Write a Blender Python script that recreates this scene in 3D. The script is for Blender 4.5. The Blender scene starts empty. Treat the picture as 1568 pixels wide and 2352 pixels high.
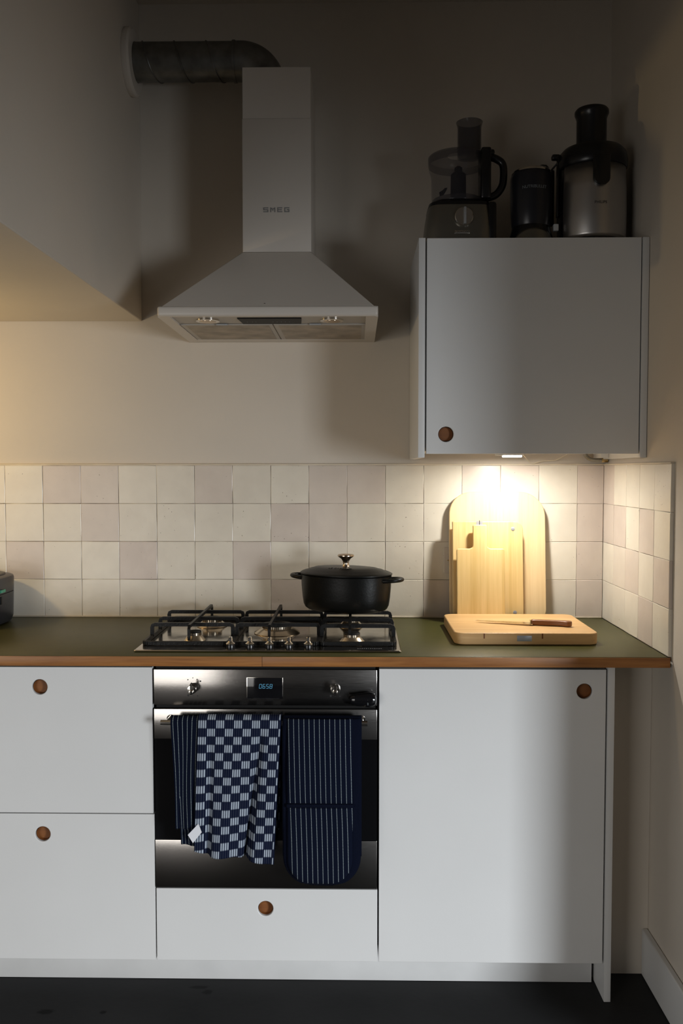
import bpy, bmesh, math, random
from mathutils import Vector, Matrix, noise
random.seed(7)
PI = math.pi
SC = bpy.context.scene
COL = SC.collection

# ------------------------------------------------------------------ camera
cam_d = bpy.data.cameras.new('camera')
cam_d.sensor_fit = 'HORIZONTAL'; cam_d.sensor_width = 36.0
cam_d.lens = 36.0 * 2006.59 / 1568.0
cam_d.clip_start = 0.05
cam = bpy.data.objects.new('camera', cam_d); COL.objects.link(cam)
pi_, ya_, ro_ = -0.0461, 0.0163, -0.0003
fw = Vector((-math.sin(ya_)*math.cos(pi_), math.cos(ya_)*math.cos(pi_), math.sin(pi_)))
rt = Vector((math.cos(ya_), math.sin(ya_), 0)); up = rt.cross(fw)
r2 = rt*math.cos(ro_)+up*math.sin(ro_); u2 = -rt*math.sin(ro_)+up*math.cos(ro_)
cam.matrix_world = Matrix(((r2.x, u2.x, -fw.x, 0.241), (r2.y, u2.y, -fw.y, -2.9617), (r2.z, u2.z, -fw.z, 1.4517), (0, 0, 0, 1)))
SC.camera = cam

# ------------------------------------------------------------------ light and exposure
SC.view_settings.view_transform = 'Standard'
SC.view_settings.look = 'None'
SC.view_settings.gamma = 1.0
SC.view_settings.use_curve_mapping = False
SC.view_settings.exposure = 0.0
w = bpy.data.worlds.new('room_ambient'); SC.world = w; w.use_nodes = True
w.node_tree.nodes['Background'].inputs[0].default_value = (1.0, 0.95, 0.92, 1)
w.node_tree.nodes['Background'].inputs[1].default_value = 0.046

def area(name, loc, target, sx, sy, power, col, spread=PI):
    d = bpy.data.lights.new(name, 'AREA'); d.shape = 'RECTANGLE'; d.size = sx; d.size_y = sy
    d.energy = power; d.color = col; d.spread = spread
    o = bpy.data.objects.new(name, d); COL.objects.link(o); o.location = loc
    o.rotation_euler = (Vector(target)-Vector(loc)).to_track_quat('-Z', 'Y').to_euler()
    return o
# daylight from the tall window of the room, behind and to the right of the camera
area('window_daylight', (2.95, -3.75, 0.95), (-0.55, -0.6, -1.05), 0.75, 1.15, 42, (0.90, 0.95, 1.0), 1.55)
# soft fill added to lift the shade, behind left where the oven reflects a window
area('left_window_fill', (-2.25, -4.15, 0.86), (-0.5, -0.6, -0.25), 1.8, 1.7, 13, (1.0, 0.97, 0.93), 1.60)
# warm lamp over the worktop, just left of the frame
d = bpy.data.lights.new('worktop_lamp', 'POINT'); d.energy = 8.6; d.color = (1.0, 0.70, 0.30); d.shadow_soft_size = 0.03
o = bpy.data.objects.new('worktop_lamp', d); COL.objects.link(o); o.location = (-1.34, -0.50, 1.58)

# ------------------------------------------------------------------ materials
def nt(name):
    m = bpy.data.materials.new(name); m.use_nodes = True
    t = m.node_tree; b = t.nodes['Principled BSDF']
    return m, t, b
def N(t, kind, **kw):
    n = t.nodes.new(kind)
    for k, v in kw.items():
        if k in n.inputs: n.inputs[k].default_value = v
        else: setattr(n, k, v)
    return n
def c4(c): return (c[0], c[1], c[2], 1)
def mat(name, col, rough=0.5, metal=0.0, bump=0.0, bscale=40, var=0.0, vscale=8, coat=0.0, spec=0.5, emit=None, es=1.0, stretch=None, rvar=0.0, aniso=0.0):
    m, t, b = nt(name)
    b.inputs['Base Color'].default_value = c4(col)
    b.inputs['Roughness'].default_value = rough
    b.inputs['Metallic'].default_value = metal
    b.inputs['Coat Weight'].default_value = coat
    b.inputs['Specular IOR Level'].default_value = spec
    b.inputs['Anisotropic'].default_value = aniso
    if emit:
        b.inputs['Emission Color'].default_value = c4(emit); b.inputs['Emission Strength'].default_value = es
    if bump or var or rvar:
        tc = N(t, 'ShaderNodeTexCoord'); mp = N(t, 'ShaderNodeMapping')
        if stretch: mp.inputs['Scale'].default_value = stretch
        t.links.new(tc.outputs['Object'], mp.inputs[0])
        if var:
            n = N(t, 'ShaderNodeTexNoise', Scale=vscale, Detail=5.0)
            t.links.new(mp.outputs[0], n.inputs['Vector'])
            r = N(t, 'ShaderNodeMapRange'); r.inputs[1].default_value = .3; r.inputs[2].default_value = .7
            r.inputs[3].default_value = 1-var; r.inputs[4].default_value = 1+var*.4
            t.links.new(n.outputs[0], r.inputs[0])
            x = N(t, 'ShaderNodeVectorMath', operation='SCALE'); x.inputs[0].default_value = col
            t.links.new(r.outputs[0], x.inputs['Scale']); t.links.new(x.outputs[0], b.inputs['Base Color'])
        if bump or rvar:
            n = N(t, 'ShaderNodeTexNoise', Scale=bscale, Detail=4.0)
            t.links.new(mp.outputs[0], n.inputs['Vector'])
            if bump:
                bp = N(t, 'ShaderNodeBump', Strength=bump, Distance=0.01)
                t.links.new(n.outputs[0], bp.inputs['Height']); t.links.new(bp.outputs[0], b.inputs['Normal'])
            if rvar:
                r = N(t, 'ShaderNodeMapRange'); r.inputs[1].default_value = .3; r.inputs[2].default_value = .7
                r.inputs[3].default_value = rough-rvar; r.inputs[4].default_value = rough+rvar
                t.links.new(n.outputs[0], r.inputs[0]); t.links.new(r.outputs[0], b.inputs['Roughness'])
    return m

def ramp(t, fac, stops):
    r = N(t, 'ShaderNodeValToRGB'); e = r.color_ramp.elements
    while len(e) < len(stops): e.new(0.5)
    for k, (p, c) in enumerate(stops): e[k].position = p; e[k].color = c4(c)
    t.links.new(fac, r.inputs[0]); return r
def wood(name, a, b_, rough=0.45, axis='x', sc=1.0, board=0.0):
    m, t, b = nt(name)
    tc = N(t, 'ShaderNodeTexCoord'); mp = N(t, 'ShaderNodeMapping')
    s = {'x': (1.3, 22, 22), 'z': (24, 24, 0.9), 'y': (22, 1.3, 22)}[axis]
    mp.inputs['Scale'].default_value = tuple(q*sc for q in s)
    t.links.new(tc.outputs['Object'], mp.inputs[0])
    n = N(t, 'ShaderNodeTexNoise', Scale=2.2, Detail=8.0, Roughness=0.62, Distortion=0.6)
    t.links.new(mp.outputs[0], n.inputs['Vector'])
    n2 = N(t, 'ShaderNodeTexNoise', Scale=9.0, Detail=4.0); t.links.new(mp.outputs[0], n2.inputs['Vector'])
    ad = N(t, 'ShaderNodeMath', operation='MULTIPLY_ADD'); ad.inputs[1].default_value = .35
    t.links.new(n2.outputs[0], ad.inputs[0]); t.links.new(n.outputs[0], ad.inputs[2])
    fac = ad.outputs[0]
    if board:   # laminated bamboo strips
        sx = N(t, 'ShaderNodeSeparateXYZ'); t.links.new(tc.outputs['Object'], sx.inputs[0])
        mu = N(t, 'ShaderNodeMath', operation='MULTIPLY'); mu.inputs[1].default_value = board
        t.links.new(sx.outputs['X' if axis == 'z' else 'Y'], mu.inputs[0])
        fl = N(t, 'ShaderNodeMath', operation='FLOOR'); t.links.new(mu.outputs[0], fl.inputs[0])
        wn = N(t, 'ShaderNodeTexWhiteNoise', noise_dimensions='1D'); t.links.new(fl.outputs[0], wn.inputs['W'])
        a2 = N(t, 'ShaderNodeMath', operation='MULTIPLY_ADD'); a2.inputs[1].default_value = .15
        t.links.new(wn.outputs[0], a2.inputs[0]); t.links.new(fac, a2.inputs[2]); fac = a2.outputs[0]
    r = ramp(t, fac, [(0.42, b_), (0.95, a)])
    t.links.new(r.outputs[0], b.inputs['Base Color'])
    b.inputs['Roughness'].default_value = rough
    bp = N(t, 'ShaderNodeBump', Strength=0.12, Distance=0.002)
    t.links.new(n.outputs[0], bp.inputs['Height']); t.links.new(bp.outputs[0], b.inputs['Normal'])
    return m

def wall_mat(name, col, stain=0.0):
    m, t, b = nt(name)
    tc = N(t, 'ShaderNodeTexCoord')
    n = N(t, 'ShaderNodeTexNoise', Scale=2.2, Detail=3.0); t.links.new(tc.outputs['Object'], n.inputs[0])
    r = ramp(t, n.outputs[0], [(0.3, tuple(q*.94 for q in col)), (0.7, col)])
    v = N(t, 'ShaderNodeTexNoise', Scale=38.0, Detail=1.0); t.links.new(tc.outputs['Object'], v.inputs[0])
    rs = ramp(t, v.outputs[0], [(0.86, (0, 0, 0)), (0.88, (1, 1, 1))])
    mx = N(t, 'ShaderNodeMix', data_type='RGBA'); mx.inputs['B'].default_value = (0.22, 0.17, 0.12, 1)
    t.links.new(rs.outputs[0], mx.inputs['Factor']); t.links.new(r.outputs[0], mx.inputs['A'])
    t.links.new(mx.outputs['Result'], b.inputs['Base Color'])
    b.inputs['Roughness'].default_value = 0.75; b.inputs['Specular IOR Level'].default_value = 0.25
    n2 = N(t, 'ShaderNodeTexNoise', Scale=26.0, Detail=6.0); t.links.new(tc.outputs['Object'], n2.inputs[0])
    bp = N(t, 'ShaderNodeBump', Strength=0.10, Distance=0.01)
    t.links.new(n2.outputs[0], bp.inputs['Height']); t.links.new(bp.outputs[0], b.inputs['Normal'])
    return m

def tile_mat():
    m, t, b = nt('zellige_glaze')
    oi = N(t, 'ShaderNodeObjectInfo'); tc = N(t, 'ShaderNodeTexCoord')
    r = ramp(t, oi.outputs['Random'], [(0.0, (0.62, 0.54, 0.48)), (0.28, (0.66, 0.59, 0.52)), (0.36, (0.71, 0.66, 0.57)), (1.0, (0.76, 0.71, 0.61))])
    vm = N(t, 'ShaderNodeVectorMath', operation='ADD'); mu = N(t, 'ShaderNodeMath', operation='MULTIPLY'); mu.inputs[1].default_value = 57.0
    t.links.new(oi.outputs['Random'], mu.inputs[0]); t.links.new(tc.outputs['Object'], vm.inputs[0]); t.links.new(mu.outputs[0], vm.inputs[1])
    n = N(t, 'ShaderNodeTexNoise', Scale=14.0, Detail=4.0); t.links.new(vm.outputs[0], n.inputs[0])
    r2_ = ramp(t, n.outputs[0], [(0.3, (0.94, 0.93, 0.92)), (0.75, (1.03, 1.03, 1.02))])
    mx = N(t, 'ShaderNodeMix', data_type='RGBA', blend_type='MULTIPLY'); mx.inputs['Factor'].default_value = 1
    t.links.new(r.outputs[0], mx.inputs['A']); t.links.new(r2_.outputs[0], mx.inputs['B'])
    v = N(t, 'ShaderNodeTexNoise', Scale=210.0, Detail=0.0); t.links.new(vm.outputs[0], v.inputs[0])
    rs = ramp(t, v.outputs[0], [(0.86, (0, 0, 0)), (0.88, (1, 1, 1))])
    m2 = N(t, 'ShaderNodeMix', data_type='RGBA'); m2.inputs['B'].default_value = (0.25, 0.2, 0.16, 1)
    t.links.new(rs.outputs[0], m2.inputs['Factor']); t.links.new(mx.outputs['Result'], m2.inputs['A'])
    t.links.new(m2.outputs['Result'], b.inputs['Base Color'])
    b.inputs['Roughness'].default_value = 0.28; b.inputs['Specular IOR Level'].default_value = 0.45
    n2 = N(t, 'ShaderNodeTexNoise', Scale=16.0, Detail=3.0, Distortion=0.4); t.links.new(vm.outputs[0], n2.inputs[0])
    bp = N(t, 'ShaderNodeBump', Strength=0.18, Distance=0.006)
    t.links.new(n2.outputs[0], bp.inputs['Height']); t.links.new(bp.outputs[0], b.inputs['Normal'])
    return m

def floor_mat():
    m, t, b = nt('dark_floor')
    tc = N(t, 'ShaderNodeTexCoord')
    n = N(t, 'ShaderNodeTexNoise', Scale=3.0, Detail=8.0); t.links.new(tc.outputs['Object'], n.inputs[0])
    r = ramp(t, n.outputs[0], [(0.3, (0.020, 0.0205, 0.021)), (0.7, (0.030, 0.030, 0.031))])
    cur = r.outputs[0]
    for x, y, rx, ry in [(-0.592, -0.688, .024, .012), (-0.437, -0.688, .010, .008), (-0.172, -0.592, .016, .012), (-0.20, -0.57, .03, .008)]:
        mp = N(t, 'ShaderNodeMapping', vector_type='TEXTURE'); mp.inputs['Location'].default_value = (x, y, 0); mp.inputs['Scale'].default_value = (rx, ry, 1)
        t.links.new(tc.outputs['Object'], mp.inputs[0])
        nz = N(t, 'ShaderNodeTexNoise', Scale=1.6, Detail=3.0); t.links.new(mp.outputs[0], nz.inputs[0])
        ln = N(t, 'ShaderNodeVectorMath', operation='LENGTH'); t.links.new(mp.outputs[0], ln.inputs[0])
        ad = N(t, 'ShaderNodeMath', operation='ADD'); t.links.new(ln.outputs['Value'], ad.inputs[0]); t.links.new(nz.outputs[0], ad.inputs[1])
        rr = N(t, 'ShaderNodeMapRange'); rr.inputs[1].default_value = 1.15; rr.inputs[2].default_value = 1.6; rr.inputs[3].default_value = .8; rr.inputs[4].default_value = 0
        t.links.new(ad.outputs[0], rr.inputs[0])
        mx = N(t, 'ShaderNodeMix', data_type='RGBA'); mx.inputs['B'].default_value = (0.004, 0.004, 0.004, 1)
        t.links.new(rr.outputs[0], mx.inputs['Factor']); t.links.new(cur, mx.inputs['A']); cur = mx.outputs['Result']
    t.links.new(cur, b.inputs['Base Color'])
    b.inputs['Roughness'].default_value = 0.5; b.inputs['Specular IOR Level'].default_value = 0.08
    n2 = N(t, 'ShaderNodeTexNoise', Scale=40.0, Detail=4.0); t.links.new(tc.outputs['Object'], n2.inputs[0])
    bp = N(t, 'ShaderNodeBump', Strength=0.12, Distance=0.005)
    t.links.new(n2.outputs[0], bp.inputs['Height']); t.links.new(bp.outputs[0], b.inputs['Normal'])
    return m

def M_(t, op, a, b_=None, c=None):
    n = N(t, 'ShaderNodeMath', operation=op)
    for k, v in enumerate((a, b_, c)):
        if v is None: continue
        if isinstance(v, (int, float)): n.inputs[k].default_value = v
        else: t.links.new(v, n.inputs[k])
    return n.outputs[0]
def cloth_base(name):
    m, t, b = nt(name)
    uv = N(t, 'ShaderNodeUVMap'); sx = N(t, 'ShaderNodeSeparateXYZ'); t.links.new(uv.outputs[0], sx.inputs[0])
    b.inputs['Roughness'].default_value = 0.95; b.inputs['Specular IOR Level'].default_value = 0.1
    n = N(t, 'ShaderNodeTexNoise', Scale=700.0, Detail=1.0); t.links.new(uv.outputs[0], n.inputs[0])
    bp = N(t, 'ShaderNodeBump', Strength=0.4, Distance=0.001)
    t.links.new(n.outputs[0], bp.inputs['Height']); t.links.new(bp.outputs[0], b.inputs['Normal'])
    return m, t, b, sx.outputs['X'], sx.outputs['Y']
def pin_mat(name, pitch, off, dash=0.0040):
    m, t, b, U, V = cloth_base(name)
    ph = M_(t, 'FRACT', M_(t, 'DIVIDE', M_(t, 'ADD', U, off), pitch))
    line = M_(t, 'LESS_THAN', M_(t, 'ABSOLUTE', M_(t, 'SUBTRACT', ph, 0.5)), 0.00062/pitch)
    ds = M_(t, 'LESS_THAN', M_(t, 'FRACT', M_(t, 'DIVIDE', V, dash)), 0.62)
    f = M_(t, 'MULTIPLY', line, ds)
    mx = N(t, 'ShaderNodeMix', data_type='RGBA'); mx.inputs['A'].default_value = (0.0028, 0.005, 0.015, 1); mx.inputs['B'].default_value = (0.42, 0.49, 0.50, 1)
    t.links.new(f, mx.inputs['Factor']); t.links.new(mx.outputs['Result'], b.inputs['Base Color'])
    return m
def check_mat():
    m, t, b, U, V = cloth_base('checked_cotton')
    cw, ch = 0.0237, 0.0218
    a = M_(t, 'FLOOR', M_(t, 'DIVIDE', U, cw)); c = M_(t, 'FLOOR', M_(t, 'DIVIDE', V, ch))
    par = M_(t, 'ABSOLUTE', M_(t, 'MODULO', M_(t, 'ADD', a, c), 2.0))
    par = M_(t, 'GREATER_THAN', par, 0.5)
    fx = M_(t, 'FRACT', M_(t, 'DIVIDE', U, cw)); fy = M_(t, 'FRACT', M_(t, 'DIVIDE', V, ch))
    inx = M_(t, 'LESS_THAN', M_(t, 'ABSOLUTE', M_(t, 'SUBTRACT', fx, 0.5)), 0.44)
    dy = M_(t, 'ABSOLUTE', M_(t, 'SUBTRACT', fy, 0.5))
    iny = N(t, 'ShaderNodeMapRange'); iny.inputs[1].default_value = .38; iny.inputs[2].default_value = .53; iny.inputs[3].default_value = 1; iny.inputs[4].default_value = 0
    t.links.new(dy, iny.inputs[0])
    st = M_(t, 'FRACT', M_(t, 'MULTIPLY', fx, 4.0))
    rib = M_(t, 'LESS_THAN', M_(t, 'ABSOLUTE', M_(t, 'SUBTRACT', st, 0.5)), 0.34)
    thin = M_(t, 'LESS_THAN', M_(t, 'ABSOLUTE', M_(t, 'SUBTRACT', st, 0.5)), 0.10)
    wh = M_(t, 'MULTIPLY', M_(t, 'MULTIPLY', par, inx), M_(t, 'MULTIPLY', iny.outputs[0], rib))
    dk = M_(t, 'MULTIPLY', M_(t, 'MULTIPLY', thin, M_(t, 'SUBTRACT', 1.0, par)), 0.09)
    f = M_(t, 'MAXIMUM', wh, dk)
    mx = N(t, 'ShaderNodeMix', data_type='RGBA'); mx.inputs['A'].default_value = (0.004, 0.007, 0.024, 1); mx.inputs['B'].default_value = (0.36, 0.41, 0.48, 1)
    t.links.new(f, mx.inputs['Factor']); t.links.new(mx.outputs['Result'], b.inputs['Base Color'])
    return m
def clear_mat(name, tint, alpha, rough=0.15):
    m, t, b = nt(name)
    b.inputs['Base Color'].default_value = c4(tint); b.inputs['Roughness'].default_value = rough
    b.inputs['Alpha'].default_value = alpha
    return m

W_ = {}
W_['wall'] = wall_mat('wall_paint', (0.66, 0.60, 0.52))
W_['white'] = mat('white_laminate', (0.72, 0.72, 0.71), 0.42, var=0.03, vscale=3, bump=0.02, bscale=120)
W_['enamel'] = mat('white_enamel', (0.63, 0.58, 0.52), 0.32, var=0.03, vscale=4)
W_['plinth'] = mat('plinth_paint', (0.66, 0.66, 0.65), 0.5, var=0.06, vscale=10)
W_['tile'] = tile_mat()
W_['grout'] = mat('grout', (0.46, 0.36, 0.28), 0.9, var=0.35, vscale=6)
W_['caulk'] = mat('pale_caulk', (0.66, 0.58, 0.46), 0.6, var=0.15, vscale=12)
W_['lino'] = mat('green_linoleum', (0.062, 0.060, 0.015), 0.38, spec=0.22, var=0.10, vscale=30, bump=0.03, bscale=300)
W_['oak'] = wood('oak_edge', (0.44, 0.19, 0.050), (0.20, 0.070, 0.016), 0.42, 'x')
W_['cup'] = wood('hole_ply', (0.26, 0.095, 0.022), (0.18, 0.06, 0.014), 0.6, 'x')
W_['floor'] = floor_mat()
W_['bamboo'] = wood('bamboo', (0.80, 0.61, 0.35), (0.68, 0.48, 0.24), 0.45, 'z', board=55)
W_['bamboo_dark'] = wood('bamboo_oiled', (0.74, 0.54, 0.25), (0.57, 0.38, 0.13), 0.45, 'z', board=60)
W_['butcher'] = wood('butcher_bamboo', (0.66, 0.42, 0.19), (0.52, 0.29, 0.11), 0.45, 'x', board=45)
W_['knifewood'] = wood('walnut_handle', (0.30, 0.12, 0.035), (0.16, 0.05, 0.014), 0.35, 'x')
W_['steel'] = mat('brushed_steel', (0.31, 0.295, 0.28), 0.20, 1.0, bump=0.015, bscale=60, stretch=(0.6, 40, 40), rvar=0.03)
W_['hobsteel'] = mat('hob_steel', (0.60, 0.56, 0.51), 0.13, 1.0, bump=0.02, bscale=30, rvar=0.04)
W_['chrome'] = mat('chrome', (0.78, 0.74, 0.68), 0.12, 1.0)
W_['burner'] = mat('burner_alloy', (0.74, 0.64, 0.50), 0.26, 0.95)
W_['iron'] = mat('black_cast_iron', (0.006, 0.006, 0.006), 0.42, spec=0.28, bump=0.15, bscale=200)
W_['blackglass'] = mat('black_glass', (0.006, 0.006, 0.007), 0.08, spec=0.5)
W_['blackplastic'] = mat('black_plastic', (0.007, 0.007, 0.008), 0.26)
W_['matteblack'] = mat('matte_black', (0.006, 0.006, 0.006), 0.55, spec=0.25)
W_['pot'] = mat('pot_enamel', (0.005, 0.005, 0.0045), 0.34, bump=0.04, bscale=150, spec=0.22)
W_['potknob'] = mat('knob_metal', (0.62, 0.50, 0.38), 0.22, 1.0)
W_['zinc'] = mat('galvanised_duct', (0.21, 0.21, 0.20), 0.42, 0.85, var=0.35, vscale=22, rvar=0.08, bscale=25)
W_['fpsteel'] = mat('processor_steel', (0.25, 0.24, 0.21), 0.34, 0.9, bump=0.02, stretch=(1, 1, 30))
W_['juicer'] = mat('juicer_aluminium', (0.52, 0.50, 0.48), 0.33, 0.95, bump=0.02, bscale=50, stretch=(20, 20, 1))
W_['smoke'] = clear_mat('smoked_plastic', (0.06, 0.055, 0.065), 0.50)
W_['smokeclear'] = clear_mat('clear_plastic', (0.09, 0.085, 0.10), 0.32)
W_['cream'] = mat('cream_plastic', (0.55, 0.50, 0.42), 0.5, var=0.08)
W_['cable'] = mat('cable_rubber', (0.012, 0.012, 0.013), 0.5)
W_['wire'] = mat('white_wire', (0.66, 0.60, 0.48), 0.5)
W_['lampglow'] = mat('led_disc', (1, 1, 1), 0.4, emit=(1.0, 0.93, 0.78), es=14)
W_['grey'] = mat('grey_plastic', (0.36, 0.37, 0.38), 0.4)
W_['bluewht'] = mat('white_plastic', (0.58, 0.60, 0.62), 0.4)
W_['digit'] = mat('display_digits', (0.0, 0.0, 0.0), 0.5, emit=(0.16, 0.55, 0.85), es=0.75)
W_['filter'] = mat('greasy_filter', (0.42, 0.36, 0.29), 0.5, 0.25, var=0.40, vscale=14, bump=0.3, bscale=300)
W_['hoodin'] = mat('hood_underside', (0.45, 0.42, 0.38), 0.45, 0.3)
W_['cooker'] = mat('charcoal_plastic', (0.016, 0.017, 0.023), 0.30)
W_['cookertop'] = mat('cooker_lid_top', (0.045, 0.038, 0.034), 0.38)  # lamp's reflection put into the colour: lighter and browner than the body
W_['green'] = mat('green_plastic', (0.03, 0.30, 0.17), 0.3)
W_['navy'] = mat('navy_cotton', (0.0025, 0.0042, 0.013), 0.95, bump=0.3, bscale=500, spec=0.1)
W_['pin1'] = pin_mat('pinstripe_cotton', 0.0128, 0.0)
W_['pin2'] = pin_mat('pinstripe_quilted', 0.01355, 0.0010)
W_['check'] = check_mat()
W_['label'] = mat('white_care_label', (0.75, 0.76, 0.80), 0.8)
W_['print'] = mat('grey_print', (0.22, 0.22, 0.22), 0.5)
W_['printdark'] = mat('dark_print', (0.02, 0.02, 0.02), 0.5)
W_['printpale'] = mat('pale_print', (0.22, 0.25, 0.27), 0.5)
W_['brass'] = mat('brass', (0.60, 0.47, 0.25), 0.3, 1.0)
W_['pipe'] = mat('grey_pipe', (0.34, 0.32, 0.27), 0.38, 0.6, var=0.3, vscale=40)
W_['carcass'] = mat('dark_carcass', (0.05, 0.045, 0.05), 0.7)
W_['magnet'] = mat('grey_magnet', (0.42, 0.43, 0.46), 0.35, 0.5)
W_['socket'] = mat('socket_plastic', (0.66, 0.60, 0.52), 0.35)

# ------------------------------------------------------------------ helpers
def link(name, me, m, parent=None):
    o = bpy.data.objects.new(name, me); COL.objects.link(o)
    if m: me.materials.append(W_[m])
    if parent: o.parent = parent
    return o
def rootloc(p):
    v = Vector((0, 0, 0))
    while p: v += p.location; p = p.parent
    return v
def obj(name, bm, m, parent=None, local=False, smooth=35, bevel=0.0, seg=2):
    """turn a bmesh (world coordinates unless local) into one object"""
    if parent and not local: bmesh.ops.translate(bm, verts=bm.verts, vec=-rootloc(parent))
    bmesh.ops.recalc_face_normals(bm, faces=bm.faces)
    me = bpy.data.meshes.new(name); bm.to_mesh(me); bm.free()
    me.shade_smooth(); me.set_sharp_from_angle(angle=math.radians(smooth))
    o = link(name, me, m, parent)
    if bevel:
        b = o.modifiers.new('bevel', 'BEVEL'); b.width = bevel; b.segments = seg; b.limit_method = 'ANGLE'; b.harden_normals = False
    return o
def thing(name, label, cat, loc=(0, 0, 0), rz=0, group=None):
    o = bpy.data.objects.new(name, None); COL.objects.link(o); o.empty_display_size = .05
    o.location = loc; o.rotation_euler = (0, 0, rz); o['label'] = label; o['category'] = cat
    if group: o['group'] = group
    return o
def tag(o, label, cat, group=None):
    o['label'] = label; o['category'] = cat
    if group: o['group'] = group
    return o
def lab(o, s): o['label'] = s; return o
def struct(o): o['kind'] = 'structure'; return o
def nb(): return bmesh.new()
def box(bm, x0, x1, y0, y1, z0, z1, bev=0.0, seg=2):
    r = bmesh.ops.create_cube(bm, size=1)
    vs = r['verts']
    for v in vs:
        v.co = Vector(((x0+x1)/2+v.co.x*(x1-x0), (y0+y1)/2+v.co.y*(y1-y0), (z0+z1)/2+v.co.z*(z1-z0)))
    if bev:
        es = list({e for v in vs for e in v.link_edges})
        bmesh.ops.bevel(bm, geom=es, offset=bev, segments=seg, affect='EDGES', profile=.5)
    return bm
def B(*a, **k): return box(nb(), *a, **k)
def lathe(bm, prof, seg=40, c=(0, 0, 0), sx=1.0, sy=1.0, axis='z', cap=True):
    """prof: [(r,z)...]; closed with caps at both ends if r>0"""
    c = Vector(c); rings = []
    for r, z in prof:
        ring = []
        for k in range(seg):
            a = 2*PI*k/seg; p = Vector((r*math.cos(a)*sx, r*math.sin(a)*sy, z))
            if axis == 'y': p = Vector((p.x, -p.z, p.y))
            if axis == 'x': p = Vector((p.z, p.x, p.y))
            ring.append(bm.verts.new(p+c))
        rings.append(ring)
    for a, b in zip(rings, rings[1:]):
        for k in range(seg):
            bm.faces.new((a[k], a[(k+1) % seg], b[(k+1) % seg], b[k]))
    if cap:
        bm.faces.new(rings[0][::-1]); bm.faces.new(rings[-1])
    return bm
def cyl(bm, p, q, r, seg=20):
    return tube(bm, [p, q], r, seg)
def tube(bm, pts, r, seg=12, cap=True):
    pts = [Vector(p) for p in pts]
    rs = r if isinstance(r, (list, tuple)) else [r]*len(pts)
    rings = []; up_ = None
    for i, p in enumerate(pts):
        if i == 0: tdir = (pts[1]-p)
        elif i == len(pts)-1: tdir = p-pts[i-1]
        else: tdir = (pts[i+1]-p).normalized()+(p-pts[i-1]).normalized()
        tdir.normalize()
        if up_ is None:
            up_ = Vector((0, 0, 1)) if abs(tdir.z) < .9 else Vector((0, 1, 0))
        a = tdir.cross(up_).normalized(); up_ = a.cross(tdir).normalized()
        rings.append([bm.verts.new(p+(a*math.cos(2*PI*k/seg)+up_*math.sin(2*PI*k/seg))*rs[i]) for k in range(seg)])
    for a, b in zip(rings, rings[1:]):
        for k in range(seg): bm.faces.new((a[k], a[(k+1) % seg], b[(k+1) % seg], b[k]))
    if cap: bm.faces.new(rings[0][::-1]); bm.faces.new(rings[-1])
    return bm
def sbend(p, n=24):
    """smooth a polyline (Catmull-Rom)"""
    p = [Vector(q) for q in p]; out = []
    P = [p[0]*2-p[1]]+p+[p[-1]*2-p[-2]]
    for i in range(1, len(P)-2):
        for k in range(n):
            t = k/n
            out.append(.5*((2*P[i])+(P[i+1]-P[i-1])*t+(2*P[i-1]-5*P[i]+4*P[i+1]-P[i+2])*t*t+(3*P[i]-P[i-1]-3*P[i+1]+P[i+2])*t**3))
    out.append(p[-1]); return out
def rrect(x0, x1, z0, z1, r, n=8):
    """outline of a rounded rectangle; r = one radius or (bl, br, tr, tl)"""
    if not isinstance(r, (list, tuple)): r = (r,)*4
    out = []
    for (cx, cz, rr, a0) in ((x0+r[0], z0+r[0], r[0], PI), (x1-r[1], z0+r[1], r[1], 1.5*PI), (x1-r[2], z1-r[2], r[2], 0), (x0+r[3], z1-r[3], r[3], .5*PI)):
        for k in range(n+1): a = a0+.5*PI*k/n; out.append((cx+rr*math.cos(a), cz+rr*math.sin(a)))
    return out
def prism(bm, pts, d0, d1, plane='xz'):
    def P(a, b, d): return Vector((a, d, b)) if plane == 'xz' else (Vector((a, b, d)) if plane == 'xy' else Vector((d, a, b)))
    A = [bm.verts.new(P(a, b, d0)) for a, b in pts]; Bv = [bm.verts.new(P(a, b, d1)) for a, b in pts]
    bm.faces.new(A); bm.faces.new(Bv[::-1])
    for k in range(len(pts)):
        j = (k+1) % len(pts); bm.faces.new((A[k], Bv[k], Bv[j], A[j]))
    return bm
def loft(bm, rings, cap=True):
    R = [[bm.verts.new(Vector(p)) for p in r] for r in rings]
    n = len(R[0])
    for a, b in zip(R, R[1:]):
        for k in range(n): bm.faces.new((a[k], a[(k+1) % n], b[(k+1) % n], b[k]))
    if cap: bm.faces.new(R[0][::-1]); bm.faces.new(R[-1])
    return bm
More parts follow.
